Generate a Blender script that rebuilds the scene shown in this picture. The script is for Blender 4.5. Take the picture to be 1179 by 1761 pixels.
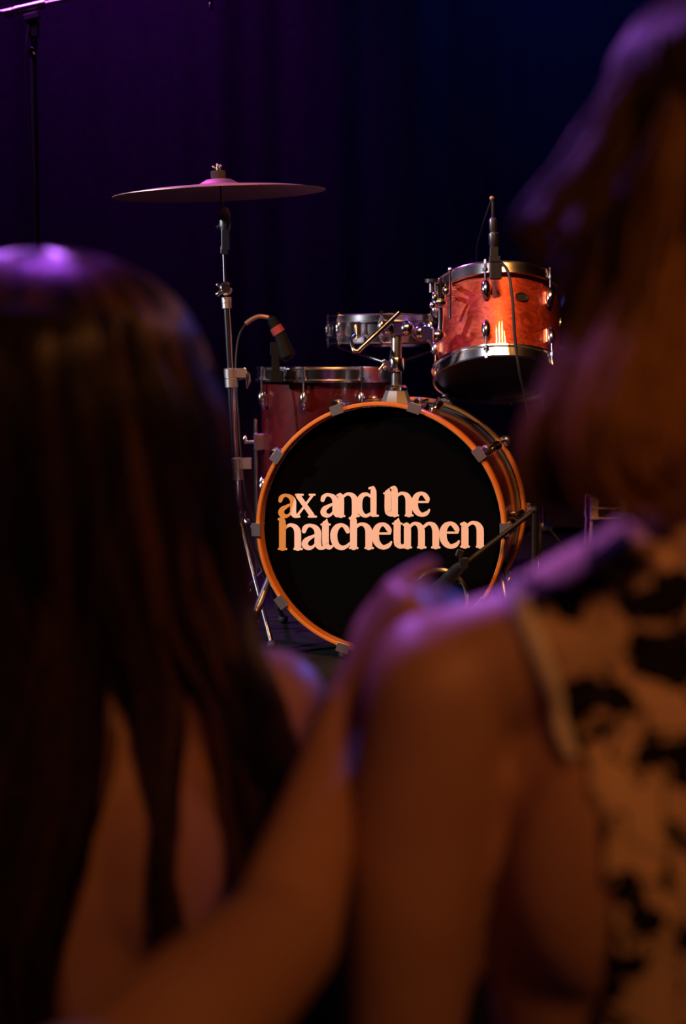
import bpy, math, random
import numpy as np
from mathutils import Vector, Matrix
from mathutils.bvhtree import BVHTree
random.seed(7); RNG = np.random.default_rng(7)
for o in list(bpy.data.objects): bpy.data.objects.remove(o)
S = bpy.context.scene
COL = S.collection
R = math.radians

# ------------------------------------------------------------------ camera
CAMZ = 0.68; PITCH = R(6.04); FPX = 50 / 24 * 1179
cam_d = bpy.data.cameras.new('camera'); cam = bpy.data.objects.new('camera', cam_d); COL.objects.link(cam)
cam.location = (0, 0, CAMZ); cam.rotation_euler = (math.pi / 2 - PITCH, 0, 0)
cam_d.sensor_fit = 'HORIZONTAL'; cam_d.sensor_width = 24; cam_d.lens = 50; cam_d.clip_start = 0.02
cam_d.dof.use_dof = True; cam_d.dof.focus_distance = 3.3; cam_d.dof.aperture_fstop = 2.7
S.camera = cam
def at(px, py, Y):
    """the point of the place that lies at depth Y behind picture point (px, py)"""
    dx = (px - 589.5) / FPX; dz = -(py - 880.5) / FPX
    y = math.cos(PITCH) + math.sin(PITCH) * dz; z = -math.sin(PITCH) + math.cos(PITCH) * dz
    return Vector((dx / y * Y, Y, CAMZ + z / y * Y))

# ------------------------------------------------------------------ world, lamps, exposure
w = bpy.data.worlds.new('dark_hall'); S.world = w; w.use_nodes = True
w.node_tree.nodes['Background'].inputs[0].default_value = (0.10, 0.05, 0.12, 1)
w.node_tree.nodes['Background'].inputs[1].default_value = 0.002
S.view_settings.view_transform = 'Standard'; S.view_settings.look = 'None'
S.view_settings.exposure = 0.0; S.view_settings.gamma = 1.0; S.view_settings.use_curve_mapping = False
def spot(name, loc, target, power, color, angle, blend=0.3, size=0.05):
    d = bpy.data.lights.new(name, 'SPOT'); d.energy = power; d.color = color; d.spot_size = R(angle)
    d.spot_blend = blend; d.shadow_soft_size = size
    o = bpy.data.objects.new(name, d); COL.objects.link(o); o.location = loc
    o.rotation_euler = (Vector(target) - Vector(loc)).to_track_quat('-Z', 'Y').to_euler()
    return o
# white wash from the side of the stage: throws the hoop's shadow on the drum head
spot('side_wash_lamp', (-2.55, 2.62, 1.50), (0.1, 3.3, 0.42), 285, (0.90, 0.88, 1.0), 34, 0.35, 0.05)
# row of lamps hung above the stage edge, aimed at the kit: one white, four amber
spot('white_front_lamp', (-1.05, 1.25, 2.8), (0.38, 3.4, 0.90), 130, (0.85, 0.85, 1.0), 13, 0.6, 0.05)
for i in range(4):
    spot('amber_front_lamp', (-0.15 + 0.28 * i, 1.15, 3.0), (0.12, 3.4, 0.45), 150, (1.0, 0.37, 0.085), 40, 0.6, 0.05)
# house lamp behind the audience, dim amber
spot('house_lamp', (0.85, -1.2, 2.65), (0.26, 1.0, 0.72), 84, (1.0, 0.33, 0.085), 42, 1.0, 0.25)
# back lights of the rig, violet and blue, plus two added violet fills
spot('violet_back_lamp', (-1.5, 4.4, 3.1), (0.05, 1.05, 0.5), 330, (0.50, 0.14, 1.0), 36, 0.5, 0.08)
spot('violet_shoulder_fill', (-1.3, 4.3, 3.2), (0.165, 0.92, 0.565), 700, (0.50, 0.16, 1.0), 3.4, 0.8, 0.05)  # added narrow spot, only brightens the right woman's shoulder
spot('violet_crown_fill', (-0.40, 2.8, 3.6), (-0.30, 1.18, 0.79), 480, (0.46, 0.08, 1.0), 4.6, 0.7, 0.06)  # added narrow spot, only puts violet on the left woman's crown
spot('blue_back_lamp', (2.3, 4.3, 2.3), (-0.05, 1.05, 0.5), 270, (0.03, 0.14, 1.0), 36, 0.5, 0.08)
spot('violet_kit_lamp', (-1.5, 4.3, 3.3), (-0.75, 4.1, 1.3), 420, (0.62, 0.10, 1.0), 60, 0.7, 0.08)
spot('blue_kit_lamp', (1.0, 4.9, 3.0), (0.25, 3.7, 0.75), 60, (0.06, 0.14, 1.0), 30, 0.6, 0.05)
# curtain washes
spot('violet_curtain_lamp', (-1.0, 4.5, 3.9), (-0.85, 5.6, 2.35), 380, (0.32, 0.02, 1.0), 52, 1.0, 0.2)
spot('blue_curtain_lamp', (0.85, 4.5, 3.9), (0.80, 5.6, 2.4), 240, (0.01, 0.07, 1.0), 52, 1.0, 0.2)

# ------------------------------------------------------------------ materials
MATS = {}
def mat(name, base=(0.5, 0.5, 0.5), rough=0.5, metal=0.0, coat=0.0, spec=0.5, sss=0.0):
    m = bpy.data.materials.new(name); m.use_nodes = True
    b = m.node_tree.nodes['Principled BSDF']
    b.inputs['Base Color'].default_value = (*base, 1); b.inputs['Roughness'].default_value = rough
    b.inputs['Metallic'].default_value = metal; b.inputs['Coat Weight'].default_value = coat
    b.inputs['Specular IOR Level'].default_value = spec; b.inputs['Subsurface Weight'].default_value = sss
    if sss: b.inputs['Subsurface Radius'].default_value = (0.01, 0.004, 0.002)
    MATS[name] = m; return m
def noise_color(m, c1, c2, scale, detail=4, dist=0.0, lo=0.35, hi=0.65, stretch=(1, 1, 1), bump=0.0):
    nt = m.node_tree; N = nt.nodes; L = nt.links; b = N['Principled BSDF']
    tc = N.new('ShaderNodeTexCoord'); mp = N.new('ShaderNodeMapping'); mp.inputs['Scale'].default_value = stretch
    n = N.new('ShaderNodeTexNoise'); n.inputs['Scale'].default_value = scale; n.inputs['Detail'].default_value = detail
    n.inputs['Distortion'].default_value = dist
    r = N.new('ShaderNodeValToRGB'); r.color_ramp.elements[0].position = lo; r.color_ramp.elements[1].position = hi
    r.color_ramp.elements[0].color = (*c1, 1); r.color_ramp.elements[1].color = (*c2, 1)
    L.new(tc.outputs['Object'], mp.inputs[0]); L.new(mp.outputs[0], n.inputs['Vector'])
    L.new(n.outputs['Fac'], r.inputs[0]); L.new(r.outputs[0], b.inputs['Base Color'])
    if bump:
        bp = N.new('ShaderNodeBump'); bp.inputs['Strength'].default_value = bump; bp.inputs['Distance'].default_value = 0.002
        L.new(n.outputs['Fac'], bp.inputs['Height']); L.new(bp.outputs[0], b.inputs['Normal'])
    return m
mat('chrome', (0.85, 0.84, 0.85), 0.17, 1.0)
mat('brushed', (0.72, 0.70, 0.70), 0.36, 1.0)
mat('satin_metal', (0.30, 0.285, 0.295), 0.32, 1.0)
mat('black_plastic', (0.008, 0.008, 0.009), 0.5, spec=0.3)
mat('microphone_black', (0.003, 0.003, 0.0035), 0.65, spec=0.12)
mat('rubber', (0.008, 0.008, 0.008), 0.7)
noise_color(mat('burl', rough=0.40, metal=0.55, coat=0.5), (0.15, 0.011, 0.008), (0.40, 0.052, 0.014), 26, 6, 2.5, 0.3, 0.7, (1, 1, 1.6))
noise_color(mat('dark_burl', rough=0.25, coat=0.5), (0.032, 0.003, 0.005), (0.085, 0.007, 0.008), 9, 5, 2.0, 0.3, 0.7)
noise_color(mat('hoop_wood', rough=0.28, coat=0.5), (0.50, 0.17, 0.035), (0.60, 0.22, 0.05), 8, 3, 0.4)
mat('black_head', (0.0009, 0.0009, 0.0016), 0.5, spec=0.05)
mat('dark_head', (0.012, 0.010, 0.014), 0.38)
mat('white_head', (0.10, 0.095, 0.09), 0.6, spec=0.2)
mat('lettering', (0.88, 0.74, 0.62), 0.55, spec=0.3)
noise_color(mat('bronze', (0.5, 0.3, 0.1), 0.42, 1.0), (0.60, 0.40, 0.30), (0.68, 0.48, 0.36), 30, 3, 0)
mat('felt', (0.03, 0.025, 0.03), 0.95, spec=0.1)
mat('drum_inside', (0.02, 0.012, 0.01), 0.7)
mat('red_band', (0.22, 0.02, 0.025), 0.6)
mat('cable', (0.009, 0.008, 0.010), 0.55, spec=0.3)
mat('copper', (0.35, 0.2, 0.12), 0.4, 0.6)
noise_color(mat('skin', rough=0.48, sss=0.15, spec=0.35), (0.50, 0.265, 0.17), (0.56, 0.31, 0.20), 12, 4)
noise_color(mat('curtain', rough=0.9, spec=0.1), (0.020, 0.013, 0.017), (0.027, 0.017, 0.021), 40, 3)
noise_color(mat('stage_floor', rough=0.75, spec=0.15), (0.006, 0.006, 0.007), (0.013, 0.012, 0.013), 6, 5)
noise_color(mat('hall_floor', rough=0.6), (0.01, 0.009, 0.009), (0.018, 0.016, 0.015), 4, 4)
mat('wall_paint', (0.012, 0.011, 0.013), 0.8)
mat('dark_cloth', (0.012, 0.011, 0.014), 0.85)
mat('trim_cloth', (0.92, 0.82, 0.70), 0.8, spec=0.2)
def hair_mat(name, dark, light, rough, sp=0.35):
    m = mat(name, rough=rough, spec=sp); nt = m.node_tree; a_ = nt.nodes.new('ShaderNodeAttribute'); a_.attribute_name = 'tone'
    r_ = nt.nodes.new('ShaderNodeValToRGB'); r_.color_ramp.elements[0].color = (*dark, 1); r_.color_ramp.elements[1].color = (*light, 1)
    nt.links.new(a_.outputs['Fac'], r_.inputs[0]); nt.links.new(r_.outputs[0], nt.nodes['Principled BSDF'].inputs['Base Color'])
hair_mat('hair_brown', (0.008, 0.003, 0.0015), (0.32, 0.15, 0.045), 0.33, 0.75)
hair_mat('hair_light', (0.018, 0.007, 0.003), (0.54, 0.28, 0.095), 0.5, 0.14)
mat('scalp_hair', (0.010, 0.005, 0.003), 0.7, spec=0.2)
mat('eye', (0.7, 0.68, 0.65), 0.15)
mat('case_metal', (0.62, 0.54, 0.50), 0.4, 0.25)
# floral cloth: tan ground with dark sprigs
m = mat('floral_cloth', (0.6, 0.4, 0.25), 0.85, spec=0.15)
nt = m.node_tree; N = nt.nodes; L = nt.links
tc = N.new('ShaderNodeTexCoord')
def nd(t, **k):
    x = N.new(t)
    for a_, v_ in k.items():
        if a_ in x.inputs: x.inputs[a_].default_value = v_
        else: setattr(x, a_, v_)
    return x
wob = nd('ShaderNodeTexNoise', Scale=55, Detail=3); big = nd('ShaderNodeTexNoise', Scale=11, Detail=1)
vo = nd('ShaderNodeTexVoronoi', Scale=33, Randomness=1.0)
f1 = nd('ShaderNodeMath', operation='MULTIPLY_ADD'); f1.inputs[1].default_value = 1.7; L.new(wob.outputs['Fac'], f1.inputs[0]); L.new(vo.outputs['Distance'], f1.inputs[2])
f2 = nd('ShaderNodeMath', operation='MULTIPLY_ADD'); f2.inputs[1].default_value = 0.9; L.new(big.outputs['Fac'], f2.inputs[0]); L.new(f1.outputs[0], f2.inputs[2])
blob = nd('ShaderNodeMath', operation='LESS_THAN'); blob.inputs[1].default_value = 1.70; L.new(f2.outputs[0], blob.inputs[0])
vine = nd('ShaderNodeTexNoise', Scale=26, Detail=1.5, Distortion=0.8); cm = nd('ShaderNodeMath', operation='COMPARE'); cm.inputs[1].default_value = 0.5; cm.inputs[2].default_value = 0.022; L.new(vine.outputs['Fac'], cm.inputs[0])
mx = nd('ShaderNodeMath', operation='MAXIMUM'); L.new(blob.outputs[0], mx.inputs[0]); L.new(cm.outputs[0], mx.inputs[1])
mpf = nd('ShaderNodeMapping'); mpf.inputs['Location'].default_value = (1.9, 0.6, 2.2); L.new(tc.outputs['Object'], mpf.inputs[0])
for x in (wob, big, vo, vine): L.new(mpf.outputs[0], x.inputs['Vector'])
rr = N.new('ShaderNodeValToRGB'); e = rr.color_ramp.elements; e[0].color = (0.80, 0.54, 0.34, 1); e[1].color = (0.012, 0.008, 0.010, 1)
L.new(mx.outputs[0], rr.inputs[0]); L.new(rr.outputs[0], N['Principled BSDF'].inputs['Base Color'])

# ------------------------------------------------------------------ mesh helpers
class MB:
    def __init__(s): s.v = []; s.f = []
    def add(s, vs, fs):
        k = len(s.v); s.v += [tuple(x) for x in vs]; s.f += [tuple(i + k for i in f) for f in fs]; return s
    def loft(s, rings, cap=True):
        n = len(rings[0]); vs = [p for r in rings for p in r]; fs = []
        for i in range(len(rings) - 1):
            for j in range(n):
                a = i * n + j; b = i * n + (j + 1) % n; fs.append((a, b, b + n, a + n))
        if cap: fs.append(tuple(range(n))[::-1]); fs.append(tuple((len(rings) - 1) * n + j for j in range(n)))
        return s.add(vs, fs)
    def poly(s, pts, rad, n=10, cap=True):
        pts = [Vector(p) for p in pts]
        if not hasattr(rad, '__len__'): rad = [rad] * len(pts)
        rings = []; u = None
        for i, p in enumerate(pts):
            t = (pts[min(i + 1, len(pts) - 1)] - pts[max(i - 1, 0)]).normalized()
            if u is None: u = t.orthogonal().normalized()
            else: u = (u - t * u.dot(t)).normalized()
            vv = t.cross(u)
            rings.append([p + (u * math.cos(2 * math.pi * j / n) + vv * math.sin(2 * math.pi * j / n)) * rad[i] for j in range(n)])
        return s.loft(rings, cap)
    def tube(s, a, b, r0, r1=None, n=12): return s.poly([a, b], [r0, r0 if r1 is None else r1], n)
    def box(s, c, size, rot=None):
        c = Vector(c); M = rot or Matrix.Identity(3); h = [x / 2 for x in size]
        bev = min(h) * 0.18
        prof = [(-h[0], -h[1]), (h[0], -h[1]), (h[0], h[1]), (-h[0], h[1])]
        def ring(z, k):
            out = []
            for (x, y) in prof:
                sx = math.copysign(1, x); sy = math.copysign(1, y)
                out += [(x - sx * (bev + k), y - sy * k, z), (x - sx * k, y - sy * (bev + k), z)]
            o2 = []
            for q in range(4):
                a, b = out[2 * q], out[2 * q + 1]
                o2 += ([a, b] if q % 2 else [b, a])
            return [c + M @ Vector(p) for p in o2]
        return s.loft([ring(-h[2], bev), ring(-h[2] + bev, 0), ring(h[2] - bev, 0), ring(h[2], bev)])
    def lathe(s, prof, n=48, M=None, closed=False):
        """profile (radius, height) turned about local z"""
        M = M or Matrix.Identity(4); rings = []
        for r, z in prof:
            rings.append([M @ Vector((r * math.cos(2 * math.pi * j / n), r * math.sin(2 * math.pi * j / n), z)) for j in range(n)])
        if closed: rings.append(rings[0])
        return s.loft(rings, cap=not closed)
    def ball(s, c, r, n=14, M=None):
        r = r if hasattr(r, '__len__') else (r, r, r); c = Vector(c); Q = M or Matrix.Identity(3); rings = []
        k = n // 2 + 1
        for i in range(k + 1):
            a = math.pi * (0.02 + 0.96 * i / k)
            rings.append([c + Q @ Vector((r[0] * math.sin(a) * math.cos(2 * math.pi * j / n), r[1] * math.sin(a) * math.sin(2 * math.pi * j / n), -r[2] * math.cos(a))) for j in range(n)])
        return s.loft(rings)
    def build(s, name, m, parent=None, smooth=True, angle=38):
        me = bpy.data.meshes.new(name); me.from_pydata(s.v, [], s.f); me.update()
        if smooth:
            me.shade_smooth(); me.set_sharp_from_angle(angle=R(angle))
        me.materials.append(MATS[m]); o = bpy.data.objects.new(name, me); COL.objects.link(o)
        if parent is not None: o.parent = parent
        return o
def empty(name, loc, rz=0, rot=None):
    o = bpy.data.objects.new(name, None); COL.objects.link(o); o.location = loc
    o.rotation_euler = rot if rot is not None else (0, 0, rz); o.empty_display_size = 0.1
    return o
def tag(o, label, cat, group=None):
    o['label'] = label; o['category'] = cat
    if group: o['group'] = group
    return o
def structure(o): o['kind'] = 'structure'; return o
def bez(pts, n=24):
    """smooth curve through the points (Catmull-Rom)"""
    P = [Vector(p) for p in pts]; P = [P[0] * 2 - P[1]] + P + [P[-1] * 2 - P[-2]]; out = []
    segs = len(P) - 3
    for i in range(n + 1):
        x = i / n * segs; k = min(int(x), segs - 1); t = x - k; a, b, c, d = P[k:k + 4]
        out.append(0.5 * (2 * b + (c - a) * t + (2 * a - 5 * b + 4 * c - d) * t * t + (3 * b - a - 3 * c + d) * t ** 3))
    return out
def rotY(a): return Matrix.Rotation(a, 3, 'Y')
def frame_z(d, ref=(0, 0, 1)):
    """3x3 with local z along d"""
    return Vector(d).normalized().to_track_quat('Z', 'Y').to_matrix()

# ------------------------------------------------------------------ the setting
HALL = -0.85
structure(MB().box((0, 4.6, -0.06), (8, 4.6, 0.12)).build('floor', 'stage_floor'))
structure(MB().box((0, 2.36, -0.47), (8, 0.06, 0.70)).build('trim_stage_front', 'wall_paint'))
structure(MB().box((0, 0.0, HALL - 0.05), (8, 7.0, 0.1)).build('floor_hall', 'hall_floor'))
structure(MB().box((0, 6.5, 1.8), (8, 0.1, 5.4)).build('wall_back', 'wall_paint'))
structure(MB().box((-4.05, 1.5, 1.8), (0.1, 10, 5.4)).build('wall_left', 'wall_paint'))
structure(MB().box((4.05, 1.5, 1.8), (0.1, 10, 5.4)).build('wall_right', 'wall_paint'))
structure(MB().box((0, 1.5, 4.55), (8, 10, 0.1)).build('ceiling', 'wall_paint'))
def curtain(x0, x1, seed, label, yc=5.6):
    rs = random.Random(seed); n = int((x1 - x0) / 0.012); rows = [0.03, 0.6, 1.4, 2.2, 3.0, 3.9]
    ph = [rs.uniform(0, 6.28) for _ in range(4)]
    def off(x, z):
        k = 1.0 - 0.1 * z
        return (0.030 * math.sin(x * 15 + ph[0] + 1.9 * math.sin(x * 3.1 + ph[1])) + 0.010 * math.sin(x * 37 + ph[2] + 2 * math.sin(x * 2.3)) + 0.03 * math.sin(x * 4.3 + ph[3])) * k
    b = MB(); vs = []; fs = []; m_ = len(rows)
    for side in (0, 0.006):
        for i in range(n + 1):
            x = x0 + (x1 - x0) * i / n
            for z in rows: vs.append((x, yc + off(x, z) + side, z))
    K = (n + 1) * m_
    for i in range(n):
        for j in range(m_ - 1):
            a = i * m_ + j; fs.append((a, a + m_, a + m_ + 1, a + 1)); fs.append((K + a, K + a + 1, K + a + m_ + 1, K + a + m_))
    b.add(vs, fs)
    r = empty('stage_curtain', ((x0 + x1) / 2, 5.6, 0))
    o = b.build('drape', 'curtain', r); o.location = (-(x0 + x1) / 2, -5.6, 0)
    rod = MB().tube((x0, 5.6, 3.92), (x1, 5.6, 3.92), 0.025).build('rail', 'satin_metal', r); rod.location = o.location
    tag(r, label, 'curtain')
curtain(-3.6, 3.6, 1, 'dark pleated stage curtain hanging behind the drum kit, washed violet and blue')

# ------------------------------------------------------------------ drum hardware shared pieces
def lug_piece(L=0.042, wd=0.011):
    """teardrop lug, long axis z, sticking out to +x from the shell"""
    b = MB()
    b.poly([(0.004, 0, -L / 2), (0.008, 0, -L * 0.42), (0.013, 0, -L * 0.1), (0.014, 0, L * 0.25), (0.010, 0, L * 0.45), (0.005, 0, L * 0.5)],
           [wd * 0.3, wd * 0.62, wd * 0.95, wd, wd * 0.75, wd * 0.3], 12)
    b.box((0.002, 0, 0), (0.006, wd * 1.2, L * 0.8))
    return b
def tom_drum(root, rad, depth, nl, a0, shell_m, head_bottom, hoop_h=0.030, lug_z=None, lift=0.0):
    before = set(COL.objects)
    """drum standing on local z: shell from 0 to depth"""
    MB().lathe([(rad, 0.004), (rad, depth - 0.004), (rad - 0.006, depth), (rad - 0.007, depth - 0.005), (rad - 0.007, 0.005), (rad - 0.006, 0)], 72, closed=True).build('shell', shell_m, root)
    MB().lathe([(0.001, depth - 0.003), (rad - 0.012, depth - 0.003), (rad + 0.003, depth - 0.001), (rad + 0.005, depth - 0.008), (rad + 0.003, depth + 0.0015), (rad - 0.012, depth), (0.001, depth)], 72).build('top_head', 'white_head', root)
    MB().lathe([(0.001, 0.003), (rad - 0.012, 0.003), (rad + 0.003, 0.001), (rad + 0.005, 0.008), (rad + 0.003, -0.0015), (rad - 0.012, 0), (0.001, 0)], 72).build('bottom_head', head_bottom, root)
    for z0, sg, nm in ((depth, 1, 'top_hoop'), (0, -1, 'bottom_hoop')):
        t = lambda z: z0 + sg * z
        MB().lathe([(rad + 0.006, t(-hoop_h * 0.65)), (rad + 0.016, t(-hoop_h * 0.65)), (rad + 0.016, t(-hoop_h * 0.5)), (rad + 0.0105, t(-hoop_h * 0.42)),
                    (rad + 0.0105, t(hoop_h * 0.25)), (rad + 0.014, t(hoop_h * 0.33)), (rad + 0.013, t(hoop_h * 0.42)), (rad + 0.008, t(hoop_h * 0.40)), (rad + 0.007, t(0.0))][::sg], 72, closed=True).build(nm, 'chrome', root)
    lug = None
    for i in range(nl):
        a = a0 + 2 * math.pi * i / nl
        for sg, zz, zh in ((1, depth - (lug_z or 0.062), depth), (-1, (lug_z or 0.062), 0)):
            if lug is None: o = lug_piece().build('lug', 'chrome', root); lug = o.data
            else: o = bpy.data.objects.new('lug', lug); COL.objects.link(o); o.parent = root
            o.matrix_local = Matrix.Translation((rad * math.cos(a), rad * math.sin(a), zz + lift)) @ Matrix.Rotation(a, 4, 'Z') @ Matrix.Rotation(0 if sg > 0 else math.pi, 4, 'X')
            rr_ = rad + 0.0145; c, s_ = math.cos(a), math.sin(a)
            b = MB().tube((rr_ * c, rr_ * s_, zz + sg * 0.01), (rr_ * c, rr_ * s_, zh + sg * 0.012), 0.003, n=8)
            b.tube((rr_ * c, rr_ * s_, zh - sg * (hoop_h * 0.5)), (rr_ * c, rr_ * s_, zh - sg * (hoop_h * 0.5 - 0.008)), 0.0065, n=8)
            b.box((rr_ * c, rr_ * s_, zh + sg * 0.010), (0.006, 0.006, 0.012), Matrix.Rotation(a, 3, 'Z'))
            b.build('tension_rod', 'chrome', root)
    for o in set(COL.objects) - before:
        if o.data is not lug: o.location = (0, 0, lift)

# ------------------------------------------------------------------ bass drum
BY = 3.2; BYAW = R(-13); BC = at(650, 911, BY); BR = 0.288; BD = 0.46
bd = empty('bass_drum', (BC.x, BC.y, 0), BYAW)
tag(bd, 'dark red bass drum with orange wooden hoop and black lettered front head', 'bass drum')
cz = BC.z
AX = Matrix.Translation((0, 0, cz)) @ Matrix.Rotation(-math.pi / 2, 4, 'X')       # lathe z -> local +y
HD = 0.033     # front head lies this far behind the hoop's front edge
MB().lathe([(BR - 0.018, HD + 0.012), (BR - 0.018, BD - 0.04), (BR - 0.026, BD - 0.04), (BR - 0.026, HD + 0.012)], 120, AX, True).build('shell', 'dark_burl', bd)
def hoop(y0, y1, nm):
    MB().lathe([(BR - 0.010, y0 + 0.002), (BR - 0.008, y0), (BR - 0.003, y0), (BR, y0 + 0.004), (BR, y1 - 0.004), (BR - 0.003, y1), (BR - 0.008, y1), (BR - 0.010, y1 - 0.002)], 140, AX, True).build(nm, 'hoop_wood', bd)
hoop(0, 0.040, 'front_hoop'); hoop(BD - 0.040, BD, 'back_hoop')
MB().lathe([(BR - 0.012, HD), (BR - 0.012, HD + 0.012), (BR - 0.022, HD + 0.012), (BR - 0.022, HD)], 120, AX, True).build('head_collar', 'black_head', bd)
MB().lathe([(0.001, BD - 0.030), (BR - 0.013, BD - 0.030), (BR - 0.013, BD - 0.027), (0.001, BD - 0.027)], 96, AX).build('back_head', 'white_head', bd)
# front head with its off-centre port
Minv = (Matrix.Translation(bd.location) @ Matrix.Rotation(BYAW, 4, 'Z')).inverted()
camp = Vector((0, 0, CAMZ))
def on_head(px, py, yl):
    """local point of the drum on the plane y = yl"""
    a = Minv @ camp; d = (Minv @ at(px, py, 3.0)) - a; t = (yl - a.y) / d.y
    return a + d * t
port = on_head(757, 1025, HD); PR = 0.060
def ring_pts(c, r, n, y): return [(c[0] + r * math.cos(2 * math.pi * j / n), y, c[1] + r * math.sin(2 * math.pi * j / n)) for j in range(n)]
n = 96; b = MB()
outer = lambda y: ring_pts((0, cz), BR - 0.013, n, y); inner = lambda y: ring_pts((port.x, port.z), PR, n, y)
b.loft([outer(HD), inner(HD), inner(HD + 0.002), outer(HD + 0.002), outer(HD)], cap=False)
b.build('front_head', 'black_head', bd)
PM = Matrix.Translation((port.x, 0, port.z)) @ Matrix.Rotation(-math.pi / 2, 4, 'X')
MB().lathe([(PR - 0.004, HD - 0.004), (PR, HD - 0.0065), (PR + 0.005, HD - 0.004), (PR + 0.006, HD + 0.001), (PR - 0.004, HD + 0.006)], 64, PM, True).build('port_ring', 'chrome', bd)
MB().lathe([(BR - 0.026, BD - 0.032), (BR - 0.027, HD + 0.02), (BR - 0.026, HD + 0.02)], 64, AX).build('lining', 'drum_inside', bd)
# lettering: strokes of a heavy serif face, laid on the head
sA = [[(.11,.72,.09),(.15,.84,.10),(.26,.93,.075),(.40,.93,.075),(.55,.85,.11),(.64,.70,.135),(.645,.45,.135),(.645,.25,.135),(.70,.12,.12),(.80,.07,.075),(.88,.07,.06)],
      [(.56,.57,.05),(.36,.47,.075),(.20,.36,.11),(.145,.22,.135),(.20,.12,.12),(.33,.07,.085),(.45,.11,.06),(.56,.22,.05)]]
sN = [[(.17,.88,.12),(.19,.75,.14),(.19,.1,.14)], [(.05,.91,.05),(.16,.95,.06)], [(.28,.85,.06),(.42,.95,.065),(.55,.96,.075),(.68,.89,.11),(.76,.76,.135),(.78,.6,.14),(.78,.1,.14)],
      [(.05,.045,.045),(.34,.045,.045)], [(.65,.045,.045),(.94,.045,.045)]]
sH = [[(.17,1.16,.12),(.19,1.0,.14),(.19,.1,.14)], [(.05,1.19,.05),(.16,1.22,.06)]] + sN[2:]
sM = [[(.17,.88,.12),(.19,.75,.14),(.19,.1,.14)], [(.05,.91,.05),(.16,.95,.06)]] + \
     [[(dx + .10,.85,.06),(dx + .22,.95,.065),(dx + .34,.96,.075),(dx + .45,.89,.11),(dx + .52,.76,.13),(dx + .54,.6,.135),(dx + .54,.1,.135)] for dx in (.19, .74)] + \
     [[(c - .14,.045,.045),(c + .14,.045,.045)] for c in (.19, .74, 1.28)]
sE = [[(.68,.60,.05),(.66,.72,.10),(.56,.87,.10),(.42,.95,.075),(.25,.88,.11),(.145,.7,.14),(.125,.5,.145),(.16,.3,.14),(.27,.14,.12),(.43,.06,.09),(.60,.11,.09),(.70,.20,.06),(.735,.27,.04)], [(.2,.595,.045),(.68,.595,.045)]]
sC = [[(.66,.70,.09),(.60,.83,.10),(.45,.94,.07),(.27,.88,.11),(.15,.7,.14),(.125,.5,.145),(.16,.3,.14),(.27,.13,.12),(.45,.06,.09),(.62,.12,.07),(.74,.24,.045)]]
sT = [[(.2,.95,.14),(.2,.3,.14),(.24,.16,.13),(.36,.08,.085),(.47,.14,.05)], [(.255,1.17,.02),(.2,.98,.14)], [(.04,.965,.04),(.37,.965,.04)]]
sD = [[(.62,.86,.06),(.48,.94,.075),(.3,.9,.1),(.18,.72,.13),(.145,.5,.145),(.18,.28,.13),(.3,.1,.1),(.45,.045,.075),(.62,.12,.07)], [(.74,1.16,.10),(.75,1.0,.13),(.75,.12,.13)], [(.58,1.19,.05),(.74,1.235,.055)], [(.7,.05,.05),(.93,.05,.05)]]
sX = [[(.15,.90,.11),(.72,.10,.11)], [(.72,.9,.055),(.42,.5,.05),(.13,.12,.055)], [(.04,.955,.045),(.34,.955,.045)], [(.62,.955,.045),(.83,.955,.045)], [(.58,.045,.045),(.89,.045,.045)], [(.0,.045,.045),(.2,.045,.045)]]
line1 = [(sA, 477.2), (sX, 506.5), (sA, 549.9), (sN, 578), (sD, 610.9), (sT, 658.3), (sH, 670.3), (sE, 707.4)]
line2 = [(sH, 476.9), (sA, 517.5), (sT, 550.5), (sC, 568.1), (sH, 599.1), (sE, 639.6), (sT, 673.7), (sM, 691.8), (sE, 755.8), (sN, 790.5)]
MPP = BY / FPX; LK = 0
for letters, unit, base in ((line1, 41.3, lambda x: 890.6 - (x - 477) * 0.0125), (line2, 44.6, lambda x: 946.0 - (x - 477) * 0.0125)):
    for strokes, x0 in letters:
        b = MB()
        for st in strokes:
            pts = [(x0 + u * unit, base(x0) - v * unit, h * unit) for u, v, h in st]
            fine = bez([(p[0], p[1], p[2]) for p in pts], max(2, 5 * (len(pts) - 1)))
            LK += 1; loc = [(on_head(p.x, p.y, HD - 0.0006 - 0.00003 * LK), p.z * MPP) for p in fine]
            rings = []
            for i, (q, h) in enumerate(loc):
                a_ = loc[max(i - 1, 0)][0]; c_ = loc[min(i + 1, len(loc) - 1)][0]; t = (c_ - a_).normalized(); nn = Vector((-t.z, 0, t.x))
                rings.append((q + nn * h, q - nn * h))
            for i in range(len(rings) - 1):
                (p0, p1), (p2, p3) = rings[i], rings[i + 1]; b.add([p0, p1, p3, p2], [(0, 1, 2, 3)])
            for q, h in (loc[0], loc[-1]):
                b.add([q + Vector((math.cos(k * math.pi / 8) * h, 0.000012, math.sin(k * math.pi / 8) * h)) for k in range(16)], [tuple(range(16))])
        b.build('letter', 'lettering', bd, smooth=False)
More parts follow.
